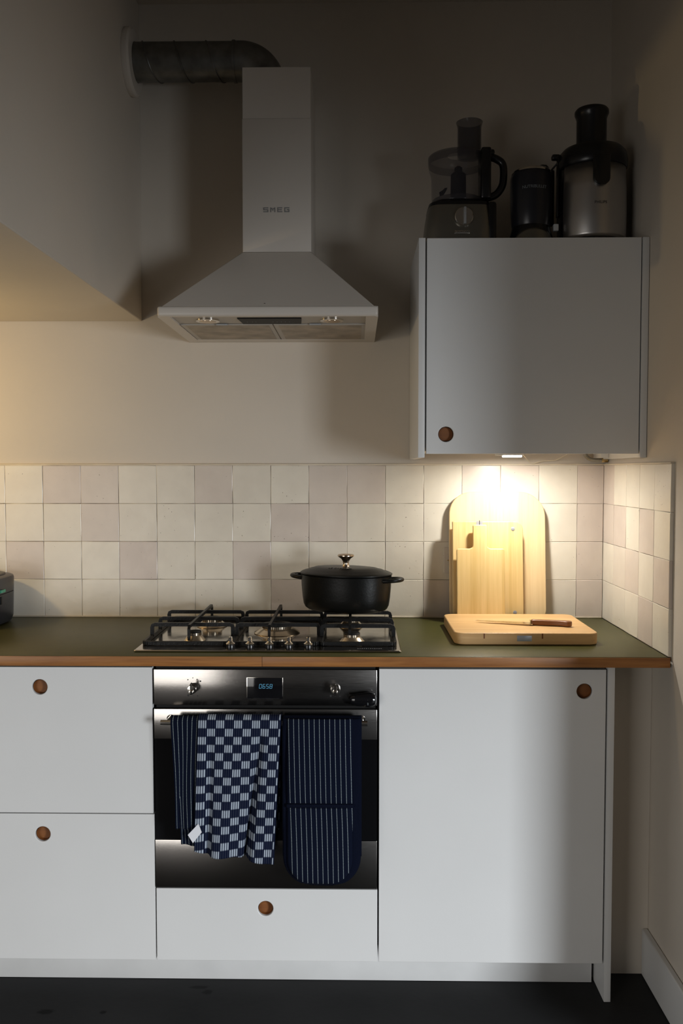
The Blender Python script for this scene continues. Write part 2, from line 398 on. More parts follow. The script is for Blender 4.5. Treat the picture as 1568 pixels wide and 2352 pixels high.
def slab_hole(x0, x1, z0, z1, y0, y1, hx, hz, r, n=40):
    """front slab (y0 front, y1 back) with a round through hole"""
    bm = nb(); ang = sorted([2*PI*k/n for k in range(n)]+[math.atan2(cz-hz, cx-hx) % (2*PI) for cx in (x0, x1) for cz in (z0, z1)])
    def edge(a):
        c, s = math.cos(a), math.sin(a); t = 1e9
        if c > 1e-9: t = min(t, (x1-hx)/c)
        if c < -1e-9: t = min(t, (x0-hx)/c)
        if s > 1e-9: t = min(t, (z1-hz)/s)
        if s < -1e-9: t = min(t, (z0-hz)/s)
        return hx+c*t, hz+s*t
    L = []
    for a in ang:
        ex, ez = edge(a); cx, cz = hx+r*math.cos(a), hz+r*math.sin(a)
        c2, s2 = hx+(r+.0015)*math.cos(a), hz+(r+.0015)*math.sin(a)
        L.append([bm.verts.new(v) for v in ((ex, y0, ez), (c2, y0, s2), (cx, y0+.0015, cz), (cx, y1, cz), (ex, y1, ez))])
    m = len(L)
    for k in range(m):
        a, b = L[k], L[(k+1) % m]
        for q in range(5): bm.faces.new((a[q], a[(q+1) % 5], b[(q+1) % 5], b[q]))
    return bm
def cup(hx, hz, r, y0, y1, n=32):
    """the wooden lining and back of a finger hole"""
    bm = nb(); R_ = []
    for rr, y in ((r-.0004, y0), (r-.0004, y1-.0015), (0.0, y1-.0015)):
        if rr == 0: c = bm.verts.new((hx, y, hz)); continue
        R_.append([bm.verts.new((hx+rr*math.cos(2*PI*k/n), y, hz+rr*math.sin(2*PI*k/n))) for k in range(n)])
    for k in range(n):
        bm.faces.new((R_[0][k], R_[0][(k+1) % n], R_[1][(k+1) % n], R_[1][k])); bm.faces.new((R_[1][k], R_[1][(k+1) % n], c))
    return bm
def text(name, s, size, loc, m, parent, rot=(PI/2, 0, 0), sx=1.0, thick=0.0004, space=1.0, curve=None, align='CENTER', local=False, shear=0.0, bold=0.0):
    c = bpy.data.curves.new(name, 'FONT'); c.body = s; c.size = size; c.extrude = thick; c.align_x = align; c.align_y = 'CENTER'
    c.space_character = space; c.shear = shear; c.resolution_u = 3; c.offset = bold
    o = bpy.data.objects.new(name, c); COL.objects.link(o)
    dg = bpy.context.evaluated_depsgraph_get(); dg.update()
    me = bpy.data.meshes.new_from_object(o.evaluated_get(dg)); bpy.data.objects.remove(o)
    from mathutils import Euler
    R = Euler(rot).to_matrix().to_4x4()
    me.transform(Matrix.Diagonal((sx, 1, 1, 1)))
    me.transform(R)
    off = Vector(loc)-(Vector((0, 0, 0)) if local else rootloc(parent))
    if curve:     # wrap round a vertical cylinder: (cx, cy, r) in world coordinates
        cx, cy, r = curve; bx = loc[0]
        base = Vector((cx, cy, loc[2]))-rootloc(parent)
        for v in me.vertices:
            a = (v.co.x+bx-cx)/r; rr = r-v.co.y
            v.co = Vector((base.x+rr*math.sin(a), base.y-rr*math.cos(a), base.z+v.co.z))
    else:
        me.transform(Matrix.Translation(off))
    me.materials.clear()
    return link(name, me, m, parent)

# ------------------------------------------------------------------ the setting
XW = 1.084                      # right wall
T = 0.129                       # tile pitch
ZT = 1.473                      # top of the tiles
ZC = 0.957                      # top of the worktop
wall_back = struct(obj('wall_back', B(-1.9, XW+.12, 0, .10, 0, 3.0), 'wall'))
wall_right = struct(obj('wall_right', B(XW, XW+.12, -1.10, 0, 0, 3.0), 'wall'))
# the boxed-in upper wall on the left hangs over the worktop
wall_left = struct(obj('wall_left', B(-1.9, -0.480, -2.2, 0, 1.959, 3.0), 'wall', bevel=.003))
floor_o = struct(obj('floor', B(-1.9, 3.6, -6.5, .10, -.05, 0), 'floor'))
ceiling = struct(obj('ceiling', B(-1.9, 3.6, -4.2, .10, 3.0, 3.05), 'wall'))

def tile_mesh(k, w=T-.0008, h=T-.0008, th=.0095):
    rnd = random.Random(k); bm = nb(); n = 4
    xs = [-w/2, -w/2+.0013, -w/6, w/6, w/2-.0013, w/2]; zs = [-h/2, -h/2+.0013, -h/6, h/6, h/2-.0013, h/2]
    G = []
    for i, z in enumerate(zs):
        row = []
        for j, x in enumerate(xs):
            e = (i in (0, 5))+(j in (0, 5))
            y = -th+(.0008 if e else 0)+rnd.uniform(-.0002, .0002)
            row.append(bm.verts.new((x+(rnd.uniform(-.0006, .0006) if j in (0, 5) else 0), y, z+(rnd.uniform(-.0006, .0006) if i in (0, 5) else 0))))
        G.append(row)
    for i in range(5):
        for j in range(5): bm.faces.new((G[i][j], G[i][j+1], G[i+1][j+1], G[i+1][j]))
    ring = [G[0][j] for j in range(6)]+[G[i][5] for i in range(1, 6)]+[G[5][j] for j in range(4, -1, -1)]+[G[i][0] for i in range(4, 0, -1)]
    back = [bm.verts.new((v.co.x, 0, v.co.z)) for v in ring]
    for a in range(len(ring)):
        b = (a+1) % len(ring); bm.faces.new((ring[b], ring[a], back[a], back[b]))
    bmesh.ops.recalc_face_normals(bm, faces=bm.faces)
    me = bpy.data.meshes.new('tile'); bm.to_mesh(me); bm.free(); me.shade_smooth(); me.set_sharp_from_angle(angle=math.radians(12))
    me.materials.append(W_['tile']); return me
TM = [tile_mesh(k) for k in range(8)]
def put_tile(parent, loc, rot, me=None, s=(1, 1, 1)):
    o = bpy.data.objects.new('tile', me or random.choice(TM)); COL.objects.link(o); o.parent = parent
    o.location = loc; o.rotation_euler = (random.uniform(-.006, .006), random.uniform(-.002, .002), rot+random.uniform(-.006, .006)); o.scale = s
    return o
obj('grout_bed', B(-1.72, XW-.001, -.0045, 0.002, ZC+.001, ZT-.002), 'grout', wall_back)
x0 = -0.9494-3*T
for r in range(4):
    for c in range(-3, 16):
        xa = -0.9494+c*T; xb = min(xa+T, XW-.011)
        if xb-xa < .02: continue
        f = (xb-xa)/T
        if f < 1: me = random.choice(TM)
        put_tile(wall_back, ((xa+xb)/2, -.0035+random.uniform(-.0007, .0007), ZT-(r+.5)*T), 0, s=(f, 1, 1))
obj('grout_bed', B(XW-.0045, XW+.002, -.634, -.001, ZC+.001, ZT-.002), 'grout', wall_right)
ys = [-.0095, -.128, -.2555, -.383, -.510, -.6365]
for r in range(4):
    for a, b in zip(ys, ys[1:]):
        put_tile(wall_right, (XW-.0005, (a+b)/2, ZT-(r+.5)*T), -PI/2, s=((a-b)/T, 1, 1))
struct(obj('trim_1', B(-1.72, XW-.012, -.0125, 0, ZT-.0005, ZT+.0055, bev=.0015), 'caulk'))
struct(obj('trim_2', B(XW-.0125, XW, -.6385, -.001, ZT-.0005, ZT+.0045, bev=.0012), 'caulk'))
struct(obj('trim_3', B(-1.72, XW-.013, -.018, -.0135, ZC+.0002, ZC+.0045, bev=.001), 'caulk'))
# filler panel closing the gap between the last cabinet and the right wall
struct(obj('trim_4', B(.9402, XW-.0005, -.485, -.467, 0.001, .9285), 'wall'))
bbm = nb(); prism(bbm, [(-.4855, 0.0005), (-1.099, 0.0005), (-1.099, .136), (-.4855, .136)], XW-.018, XW-.0005, 'yz')
struct(obj('baseboard_right', bbm, 'white', bevel=.004))

# ------------------------------------------------------------------ worktop
wt = thing('worktop', 'dark green linoleum kitchen worktop with an oak front edge', 'worktop', (0, -.32, .917))
obj('surface', B(-1.62, XW-.0115, -.6385, -.0100, .9295, ZC, bev=.0008), 'lino', wt)
lab(obj('oak_edge', B(-1.62, -.0105, -.6415, -.6387, .929, .9555, bev=.0006), 'oak', wt), 'left strip of the oak front edge')
lab(obj('oak_edge', B(-.0095, 1.079, -.6415, -.6387, .929, .9555, bev=.0006), 'oak', wt), 'right strip of the oak front edge')

# ------------------------------------------------------------------ base cabinets
YF, YB = -.620, -.601
def front(name, x0, x1, z0, z1, hx, hz, parent, yf=YF, r=.0208):
    f = obj(name, slab_hole(x0, x1, z0, z1, yf, yf+.019, hx, hz, r), 'white', parent, bevel=.0008)
    h = obj('finger_hole', cup(hx, hz, r-.0012, yf+.006, yf+.019), 'cup', f)
    h['label'] = 'round wooden finger hole'
    return f
dc = thing('drawer_cabinet', 'white base cabinet with two stacked drawers, at the left of the oven', 'cabinet', (-.61, -.31, 0))
obj('carcass', B(-.909, -.3125, -.600, -.012, .105, .9285), 'carcass', dc)
front('drawer', -.909, -.3120, .5178, .921, -.6195, .866, dc)
front('drawer', -.909, -.3095, .1068, .5152, -.6175, .458, dc)
oc = thing('oven_cabinet', 'white base cabinet around the oven with one drawer below it', 'cabinet', (0, -.31, 0))
obj('carcass', B(-.3045, .3005, -.600, -.012, .105, .308), 'carcass', oc)
front('drawer', -.3060, .3005, .1068, .3085, -.006, .2535, oc)
rc = thing('door_cabinet', 'white base cabinet with a single tall door at the right of the oven', 'cabinet', (.62, -.31, 0))
obj('carcass', B(.3060, .9185, -.600, -.012, .105, .9285), 'carcass', rc)
front('door', .3045, .9157, .1068, .9188, .858, .8595, rc)
lab(obj('side_panel', B(.9205, .9385, -.622, -.012, 0.0005, .9285, bev=.0008), 'white', rc), 'white end panel reaching the floor')
pl = obj('plinth', B(-.909, .9115, -.530, -.515, 0.0008, .1045, bev=.0006), 'plinth')
tag(pl, 'long white kickboard under the base cabinets', 'kickboard')

# ------------------------------------------------------------------ oven
ov = thing('oven', 'stainless steel built-in oven with cloths on its handle', 'oven', (0, -.31, .31))
XL, XR = -.3075, .2990
obj('housing', B(XL+.004, XR-.004, -.608, -.03, .3095, .9270), 'matteblack', ov)
obj('control_panel', B(XL, XR, -.6215, -.6085, .8180, .9165, bev=.0015), 'steel', ov)
dr = obj('oven_door', B(XL, XR, -.6150, -.6085, .3120, .8080), 'matteblack', ov)
lab(dr, 'black glass oven door with steel bands')
obj('glass_pane', B(XL+.0005, XR-.0005, -.6195, -.6152, .4455, .7250), 'blackglass', dr)
lab(obj('upper_band', B(XL, XR, -.6225, -.6152, .7252, .8080, bev=.0012), 'steel', dr), 'steel band above the glass')
lab(obj('lower_band', B(XL, XR, -.6225, -.6152, .3120, .4453, bev=.0012), 'steel', dr), 'steel band below the glass')
obj('display_frame', B(-.0545, .0440, -.6240, -.6216, .8370, .8955, bev=.0008), 'chrome', ov)
dp = obj('display', B(-.0525, .0425, -.6252, -.6241, .8385, .8945, bev=.0004), 'blackglass', ov)
# clock digits 0658 as slanted seven segment strokes
SEG = {'0': 'abcdef', '6': 'afgedc', '5': 'afgcd', '8': 'abcdefg'}
dg_ = nb(); hw, hh, th = .0030, .0055, .0007
for i, ch in enumerate('0658'):
    ox = -.0165+i*.0095; oz = .8715
    P_ = {'a': ((-hw, hh), (hw, hh)), 'b': ((hw, hh), (hw, 0)), 'c': ((hw, 0), (hw, -hh)), 'd': ((-hw, -hh), (hw, -hh)), 'e': ((-hw, 0), (-hw, -hh)), 'f': ((-hw, hh), (-hw, 0)), 'g': ((-hw, 0), (hw, 0))}
    for s in SEG[ch]:
        (ax, az), (bx, bz) = P_[s]
        sh = lambda x, z: (ox+x+z*.12, oz+z)
        a = sh(ax, az); b = sh(bx, bz)
        if az == bz: q = [(a[0]+.0003, a[1]-th/2), (b[0]-.0003, b[1]-th/2), (b[0]-.0003, b[1]+th/2), (a[0]+.0003, a[1]+th/2)]
        else: q = [(a[0]-th/2, a[1]), (b[0]-th/2, b[1]), (b[0]+th/2, b[1]), (a[0]+th/2, a[1])]
        prism(dg_, q, -.6256, -.6253)
lab(obj('clock_digits', dg_, 'digit', dp), 'blue glowing clock digits 0658')
for kx in (-.2000, .1865):
    k = obj('control_knob', lathe(nb(), [(.0135, .6217), (.0135, .627), (.0128, .640), (.0115, .6435), (.006, .6445)], 32, (kx, 0, .866), axis='y'), 'chrome', ov)
    lev = nb(); prism(lev, rrect(kx-.0022, kx+.0022, .862, .886, .0018, 4), -.6560, -.6450); lathe(lev, [(.0068, .6446), (.0068, .656), (.0055, .658), (.004, .6583)], 24, (kx, 0, .862), axis='y')
    obj('lever', lev, 'chrome', k, bevel=.0005)
    ic = nb()
    for ax, az, s in ((-.014, .888, .0016), (-.0005, .893, .0013), (.011, .889, .0016), (.020, .884, .0022), (-.013, .845, .003), (.000, .845, .001), (.012, .844, .0016)):
        lathe(ic, [(s, .6216), (s, .6219)], 10, (kx+ax, 0, az), axis='y')
    obj('dial_marks', ic, 'printdark', ov)['kind'] = 'stuff'
hb = nb(); cyl(hb, (-.279, -.6650, .7825), (.272, -.6650, .7825), .0075, 20)
hd = obj('handle', hb, 'chrome', ov)
for bx in (-.262, .257):
    b = nb(); cyl(b, (bx, -.6655, .7825), (bx, -.6228, .7825), .0060, 16); lathe(b, [(.010, .6228), (.010, .6255)], 20, (bx, 0, .7825), axis='y')
    obj('bracket', b, 'chrome', hd)

# egg timer clinging to the control panel
et = thing('kitchen_timer', 'small glossy black rounded kitchen timer stuck to the oven control panel', 'timer', (.262, -.6225, .838))
prof = [(.002, -.0365), (.010, -.0355), (.0145, -.030), (.0165, -.020), (.0175, -.008), (.0195, .004), (.0205, .014), (.0195, .024), (.0155, .031), (.008, .0345), (.002, .0355)]
eb = lathe(nb(), prof, 28, (.262, -.6395, .8395), sx=.80, axis='x')
obj('body', eb, 'blackglass', et)
text('printed_scale', 'minute', .0052, (.2735, -.6550, .836), 'printpale', et, rot=(PI/2, -PI/2, 0))
obj('magnet_foot', lathe(nb(), [(.012, .6217), (.012, .6262)], 24, (.262, 0, .8395), axis='y'), 'blackplastic', et)

# ------------------------------------------------------------------ cloths on the oven handle
def drape(name, m, parent, xl, xr, zb_l, zb_r, back, wave, xlb=None, xrb=None, nx=60, nf=70, r=.0125, yoff=0.0, thick=.0022, zc=.7855, yc=-.6650, bot=None):
    """cloth folded over the bar; front edge from zb_l (left) to zb_r (right)"""
    xlb = xl if xlb is None else xlb; xrb = xr if xrb is None else xrb
    bm = nb(); uvl = bm.loops.layers.uv.new('UVMap'); rows = []
    rr = r+yoff; arc = PI*rr
    nb_, na = 24, 12
    for i in range(nx+1):
        u = i/nx; col = []
        zb = zb_l+(zb_r-zb_l)*u+(bot(u) if bot else 0); fl = zc-zb
        for j in range(nb_+na+nf+1):
            if j < nb_:
                t = j/nb_; z = zc-back*(1-t); y = yc+rr; s = -arc/2-back*(1-t); k = (1-t)*.35
            elif j <= nb_+na:
                a = PI*(j-nb_)/na; z = zc+rr*math.sin(a); y = yc+rr*math.cos(a); s = -arc/2+rr*a; k = 0.0
            else:
                t = (j-nb_-na)/nf; z = zc-fl*t; y = yc-rr; s = arc/2+fl*t; k = t
            x = (xl+(xlb-xl)*k)+((xr+(xrb-xr)*k)-(xl+(xlb-xl)*k))*u
            dx, dy = wave(u, k, j > nb_+na)
            col.append((bm.verts.new((x+dx, y+dy, z)), (u*(xr-xl), s)))
        rows.append(col)
    for a, b in zip(rows, rows[1:]):
        for q in range(len(a)-1):
            f = bm.faces.new((a[q][0], b[q][0], b[q+1][0], a[q+1][0]))
            for l, uvv in zip(f.loops, (a[q][1], b[q][1], b[q+1][1], a[q+1][1])): l[uvl].uv = uvv
    o = obj(name, bm, m, parent, smooth=80)
    md = o.modifiers.new('thickness', 'SOLIDIFY'); md.thickness = thick; md.offset = 0
    return o
t1 = thing('pinstriped_towel', 'narrow folded navy towel with white pinstripes, leftmost cloth on the oven handle', 'towel', (-.213, -.665, .800))
def wv1(u, k, fr): return (.003*math.sin(u*5+k*4)*k, -.0030*math.sin(u*9+k*2.2)*k if fr else 0)
drape('front_fold', 'pin1', t1, -.250, -.172, .501, .499, .27, wv1, xlb=-.236, xrb=-.186, nx=30, r=.0125, yoff=.0030)
drape('inner_fold', 'pin1', t1, -.246, -.176, .458, .452, .25, wv1, xlb=-.222, xrb=-.180, nx=24, r=.0125, yoff=0)
t2 = thing('checkered_towel', 'navy and white checkered cotton towel, middle cloth on the oven handle', 'towel', (-.07, -.665, .806))
def wv2(u, k, fr):
    if not fr: return (0, 0)
    kk = .35+.65*k; e = math.exp(-((u-.77+.13*k)/.042)**2); g = math.exp(-((u-.15)/.05)**2)
    y = -.0085*math.sin(u*6.0+.6)*k+.0300*e*(.25+.75*k)*min(1, k*6)+.014*g*kk*min(1, k*4)-.0055*math.sin(u*15+k*3)*k
    return (-.004*e*k+.003*g*k, y)
ct = drape('cloth', 'check', t2, -.1760, .0440, .4440, .4080, .30, wv2, xlb=-.188, xrb=.0230, nx=110, nf=90, r=.0125, yoff=.0075, bot=lambda u: -.007*math.sin(u*PI)-.004*math.sin(u*9))
lb = nb(); c0 = [(-.1745, .5215), (-.2030, .4910), (-.1895, .4690), (-.1660, .4985)]
prism(lb, c0, -.6975, -.6968)
lab(obj('care_label', lb, 'label', ct), 'small white care label at the lower left corner')
mt = thing('double_oven_mitt', 'long quilted navy oven mitt with white pinstripes, rightmost cloth on the handle', 'oven mitt', (.152, -.665, .806))
def mitt_sheet(name, m, x0, x1, z0, z1, rads, y, th, wob=.0, over=False):
    # rounded panel, softly pillowed, hanging in front of the bar; keeps its own UVs
    bm = nb(); uvl = bm.loops.layers.uv.new('UVMap'); nx, nz = 44, 60
    def xr_(z):
        l, r_ = x0, x1
        rb = rads
        if rb and z < z0+rb:
            t = (z0+rb-z)/rb; e = rb*(1-math.sqrt(max(0, 1-min(1, t)**2.2)))*.9; l += e; r_ -= e
        return l, r_
    G = []
    for j in range(nz+1):
        z = z0+(z1-z0)*j/nz; l, r_ = xr_(z); row = []
        for i in range(nx+1):
            u = i/nx; x = l+(r_-l)*u
            ed = min(u, 1-u)*(r_-l); ez = min(z-z0, 9)
            pil = th*(1-math.exp(-ed/.010))*(1-math.exp(-max(ez, .0)/.010))
            yy = y-pil-wob*math.sin((z-z0)*16+u*2.0)
            lean = .006*(1-(z-z0)/max(.01, z1-z0))
            row.append((bm.verts.new((x, yy, z)), (x-.0610-.003*math.sin((z-.2)*7)-(.004*(.58-z)/.2 if z < .58 else 0), z)))
        G.append(row)
    for j in range(nz):
        for i in range(nx):
            q = (G[j][i], G[j][i+1], G[j+1][i+1], G[j+1][i]); f = bm.faces.new([k[0] for k in q])
            for l, k in zip(f.loops, q): l[uvl].uv = k[1]
    # back
    o = obj(name, bm, m, mt, smooth=80)
    md = o.modifiers.new('thickness', 'SOLIDIFY'); md.thickness = .004; md.offset = -1
    return o
def wvm(u, k, fr): return (0, -.0015*math.sin(k*12) if fr else 0)
drape('backing', 'navy', mt, .047, .257, .43, .43, .30, wvm, nx=30, nf=40, r=.0125, yoff=.0035, thick=.005)
lab(mitt_sheet('hand_end', 'navy', .0478, .2555, .3500, .80, .085, -.6820, .006, .0012), 'rounded navy mitt end')
lab(mitt_sheet('lower_pocket', 'pin2', .0600, .2330, .3580, .5640, .070, -.6900, .006, .0012), 'pinstriped lower pocket')
lab(mitt_sheet('upper_pocket', 'pin2', .0600, .2330, .5730, .8010, 0, -.6890, .0060, .0012), 'pinstriped upper pocket')
obj('pocket_binding', B(.0580, .2350, -.6950, -.6860, .5640, .5745, bev=.003), 'navy', mt)

# ------------------------------------------------------------------ gas hob
hob = thing('gas_hob', 'five-burner stainless steel gas hob with cast iron grates, set in the worktop', 'hob', (0, -.34, ZC))
pb = nb(); prism(pb, rrect(-.3690, .3660, -.5940, -.0850, .006, 4), ZC+.0005, ZC+.0055, 'xy')
obj('hob_plate', pb, 'hobsteel', hob, bevel=.0025)
ZP = ZC+.0055
def bar(bm, p, q, wd, ht):
    p, q = Vector(p), Vector(q); d_ = (q-p).normalized(); s = d_.cross(Vector((0, 0, 1)))
    s = Vector((1, 0, 0)) if s.length < .1 else s.normalized(); n_ = s.cross(d_).normalized()
    loft(bm, [[c+s*a*wd/2+n_*b_*ht/2 for a, b_ in ((-1, -1), (1, -1), (1, 1), (-1, 1))] for c in (p, q)])
ZG = 1.0075
def grate(x0, x1, cx, ysx, spine=(-.487, -.085), diag=False):
    bm = nb(); y0, y1 = -.527, -.100; zb = ZP+.0065; b = .0085
    pts = rrect(x0, x1, y0, y1, .012, 4)
    for a, c in zip(pts, pts[1:]+pts[:1]):
        if (Vector(a)-Vector(c)).length > 1e-4: bar(bm, (a[0], a[1], zb), (c[0], c[1], zb), b+.001, .0115)
    g = obj('grate', bm, 'iron', hob, bevel=.001)
    for y in ysx:
        ax = nb()
        a, c = x0+.001, x1-.001
        P = [(a, y, zb), (a, y, ZG-.012), (a+.002, y, ZG-.006), (a+.008, y, ZG-.0035), (c-.008, y, ZG-.0035), (c-.002, y, ZG-.006), (c, y, ZG-.012), (c, y, zb)]
        prism_path(ax, P, .0085, .0105)
        obj('cross_bar', ax, 'iron', g)
    sp = nb(); a, c = spine
    P = [(cx, a, zb), (cx, a, ZG-.006), (cx, a+.006, ZG+.0015), (cx, c-.010, ZG+.0015), (cx, c, ZG-.006), (cx, c, ZP+.006)]
    prism_path(sp, P, .0075, .0090)
    obj('spine_bar', sp, 'iron', g)
    for fx in (x0+.014, x1-.014):
        for fy in (y0+.02, y1-.02): obj('rubber_foot', B(fx-.005, fx+.005, fy-.005, fy+.005, ZP+.0002, ZP+.004), 'cable', g)
    return g
def prism_path(bm, P, wd, ht):
    """rectangular bar swept along a polyline lying in a vertical plane"""
    P = [Vector(p) for p in P]; side = None; rings = []
    d0 = (P[-1]-P[0]); d0.z = 0; side = d0.cross(Vector((0, 0, 1))).normalized()
    for i, p in enumerate(P):
        t_ = (P[min(i+1, len(P)-1)]-P[max(i-1, 0)]).normalized(); n_ = side.cross(t_).normalized()
        rings.append([p+side*a*wd/2+n_*b_*ht/2 for a, b_ in ((-1, -1), (1, -1), (1, 1), (-1, 1))])
    loft(bm, rings)
grate(-.3570, -.1180, -.2360, (-.423, -.316, -.190))
grate(-.1080, .1340, -.0060, (-.423, -.316, -.190))
grate(.1420, .3520, .2240, (-.440, -.330, -.200))
def burner(x, y, r, wok=False, lift=0.0):
    z = ZP
    b = obj('burner', lathe(nb(), [(r*1.32, z+.0003), (r*1.34, z+.002), (r*1.25, z+.005), (r*1.02, z+.012), (r*.86, z+.0165), (r*.80, z+.017)], 40, (x, y, 0)), 'burner', hob)
    bm = nb(); n = 28 if not wok else 44
    ro = r*.84
    lathe(bm, [(ro*.80, z+.0165), (ro*.80, z+.0235)], 36, (x, y, 0))
    for k in range(n):
        a = 2*PI*k/n
        c = Vector((x+ro*math.cos(a)*.93, y+ro*math.sin(a)*.93, z+.0200)); d_ = Vector((math.cos(a), math.sin(a), 0)); s = Vector((-d_.y, d_.x, 0))
        hw_ = PI*ro/n*.62
        loft(bm, [[c+d_*q*ro*.10+s*p*hw_+Vector((0, 0, h)) for q, p in ((-1, -1), (1, -1), (1, 1), (-1, 1))] for h in (-.0035, .0035)])
    lab(obj('flame_ring', bm, 'burner', b), 'slotted metal flame ring')
    if wok:
        cp = lathe(nb(), [(ro*1.05, z+.0236), (ro*1.08, z+.026), (ro*1.0, z+.0285), (ro*.62, z+.0290), (ro*.56, z+.025), (.004, z+.025)], 44, (x, y, 0))
        cp2 = lathe(nb(), [(ro*.36, z+.0252), (ro*.40, z+.030), (ro*.34, z+.0325), (.004, z+.033)], 32, (x, y, 0))
        obj('burner_cap', cp2, 'matteblack', b)
    else:
        cp = lathe(nb(), [(ro*.98, z+.0236), (ro*1.02, z+.0255), (ro*.95, z+.0285), (ro*.5, z+.0300), (.004, z+.0302)], 36, (x, y, 0))
    obj('burner_cap', cp, 'matteblack', b)
burner(-.226, -.452, .0230); burner(-.214, -.215, .0360)
burner(.0020, -.325, .0520, wok=True)
burner(.2260, -.215, .0290); burner(.2300, -.470, .0275)
for kx in (-.107, -.053, .0015, .0555, .1095):
    z = ZP
    k = obj('knob', lathe(nb(), [(.0125, z+.0003), (.0125, z+.009), (.0118, z+.0105)], 32, (kx, -.556, 0)), 'blackplastic', hob)
    lathe_b = lathe(nb(), [(.0128, z+.0106), (.0130, z+.0125), (.0098, z+.0150), (.0066, z+.0175), (.0056, z+.0195), (.0054, z+.0290), (.0044, z+.0305)], 32, (kx, -.556, 0))
    lab(obj('knob_top', lathe_b, 'chrome', k), 'chrome flared knob top')
pm = nb()
for q in range(12): box(pm, .246+q*.0058, .2492+q*.0058, -.5655+.0012*(q % 2), -.5605, ZP+.0001, ZP+.0003)
obj('printed_mark', pm, 'magnet', hob)['kind'] = 'stuff'

# ------------------------------------------------------------------ casserole on the right grate
PZ = ZG+.0060
pot = thing('casserole', 'black oval cast iron casserole with a metal lid knob on the right grate', 'pot', (.2100, -.2150, PZ), math.radians(-21))
A, Bm = .1480, .1080
def oval(prof, seg=72, k=1.0):
    bm = nb(); rings = []
    for f, z in prof:   # f = inset from the outer wall
        a, b = A-f, Bm-f
        rings.append([(max(a, .002)*math.cos(2*PI*i/seg), max(b, .002)*math.sin(2*PI*i/seg), z) for i in range(seg)])
    return loft(bm, rings)
obj('pot_body', oval([(.060, .0006), (.036, .0010), (.024, .004), (.014, .011), (.0085, .022), (.0050, .045), (.0020, .080), (.0008, .1075), (.0, .1140), (.004, .1150)]), 'pot', pot, local=True, smooth=50)
lid = obj('lid', oval([(.001, .1156), (-.0018, .1175), (-.0020, .1205), (.004, .1240), (.012, .1268), (.0130, .1262), (.022, .1298), (.0285, .1322), (.0295, .1316), (.038, .1345), (.046, .1368), (.047, .1362), (.056, .1382), (.070, .1392), (.104, .1398)]), 'pot', pot, local=True, smooth=28)
kn = lathe(nb(), [(.0125, .1392), (.0105, .1420), (.0090, .1480), (.0100, .1560), (.0150, .1640), (.0235, .1700), (.0262, .1730), (.0262, .1755), (.0235, .1780), (.014, .1796), (.003, .1800)], 40)
lab(obj('lid_knob', kn, 'potknob', lid, local=True), 'bronze coloured metal lid knob')
text('raised_lettering', 'LE CREUSET', .0125, (0, -.052, .1374), 'pot', lid, rot=(math.radians(12), 0, 0), space=1.15, thick=.0011, local=True)
for s in (-1, 1):
    P = []
    for k in range(17):
        a = -PI/2+PI*k/16
        P.append((s*(A-.012+.0475*math.cos(a)), .034*math.sin(a)*1.0, .1020+.004*math.cos(a)))
    hbm = nb(); tube(hbm, P, .0080, 12)
    for v in hbm.verts: v.co.z = .1040+(v.co.z-.1040)*.85
    obj('side_handle', hbm, 'pot', pot, local=True)

# ------------------------------------------------------------------ boards, knife, outlet
def lean(o, deg, x=0): o.rotation_euler = (math.radians(deg), 0, 0)
def board(name, label, cat, loc, deg, outline, th, m):
    r = thing(name, label, cat, loc); lean(r, deg); bm = nb(); prism(bm, outline, 0, -th)
    b = obj('board', bm, m, r, local=True, bevel=.003, seg=3); return r, b
bl, _ = board('large_chopping_board', 'tall bamboo chopping board with big rounded top corners, leaning against the tiles', 'chopping board', (.7130, -.060, ZC+.001), -5.9,
      rrect(-.1600, .1600, 0, .4270, (.035, .035, .085, .075), 12), .016, 'bamboo')
bmid, _ = board('medium_chopping_board', 'mid-sized bamboo board with grey magnets, between the tallest board and the paddle', 'chopping board', (.6760, -.1010, ZC+.001), -6.2,
      rrect(-.1165, .1150, 0, .3310, (.004, .004, .028, .004), 8), .014, 'bamboo_dark')
for mx_, mz in ((.0820, .3060), (.0860, .0320)): obj('magnet', lathe(nb(), [(.0062, .0141), (.0062, .0152), (.0050, .0156)], 24, (mx_, 0, mz), axis='y'), 'magnet', bmid, local=True)
obj('clip_plate', B(-.0380, -.0285, -.0152, -.0141, .317, .3312), 'magnet', bmid, local=True); obj('clip_plate', B(-.0265, -.0170, -.0152, -.0141, .317, .3312), 'magnet', bmid, local=True); obj('clip_gap', B(-.0283, -.0267, -.0158, -.0141, .316, .334), 'matteblack', bmid, local=True)
pad_out = rrect(-.0785, .0770, 0, .2470, (.006, .006, .006, .006), 4)
pts = [p for p in pad_out if p[1] < .12]
outl = rrect(-.0785, .0770, 0, .2440, .0065, 5)
o2 = []
for k, p in enumerate(outl):
    o2.append(p)
    if k == 17:    # after the top right corner: insert the grip
        o2 += [(.0330, .2440), (.0255, .2460), (.0215, .2500), (.0210, .2560), (.0210, .3160)]
        o2 += [(.0210-.006+.006*math.cos(a), .3160+.006*math.sin(a)) for a in (0.4, 0.8, 1.2, 1.57)]
        o2 += [(-.0250+.006-.006*math.sin(a), .3160+.006*math.cos(a)) for a in (0, .4, .8, 1.2)]
        o2 += [(-.0250, .3160), (-.0250, .2560), (-.0255, .2500), (-.0295, .2460), (-.0370, .2440)]
bp_, _ = board('paddle_board', 'small bamboo paddle board with a short grip, frontmost of the leaning boards', 'chopping board', (.6480, -.1360, ZC+.001), -6.6, o2, .012, 'bamboo_dark')
bb = thing('butcher_board', 'thick bamboo carving board lying flat on the worktop', 'chopping board', (.7300, -.312, ZC+.001))
bo = nb(); prism(bo, rrect(-.2055, .2050, -.170, .170, .030, 8), 0, .0335, 'xy')
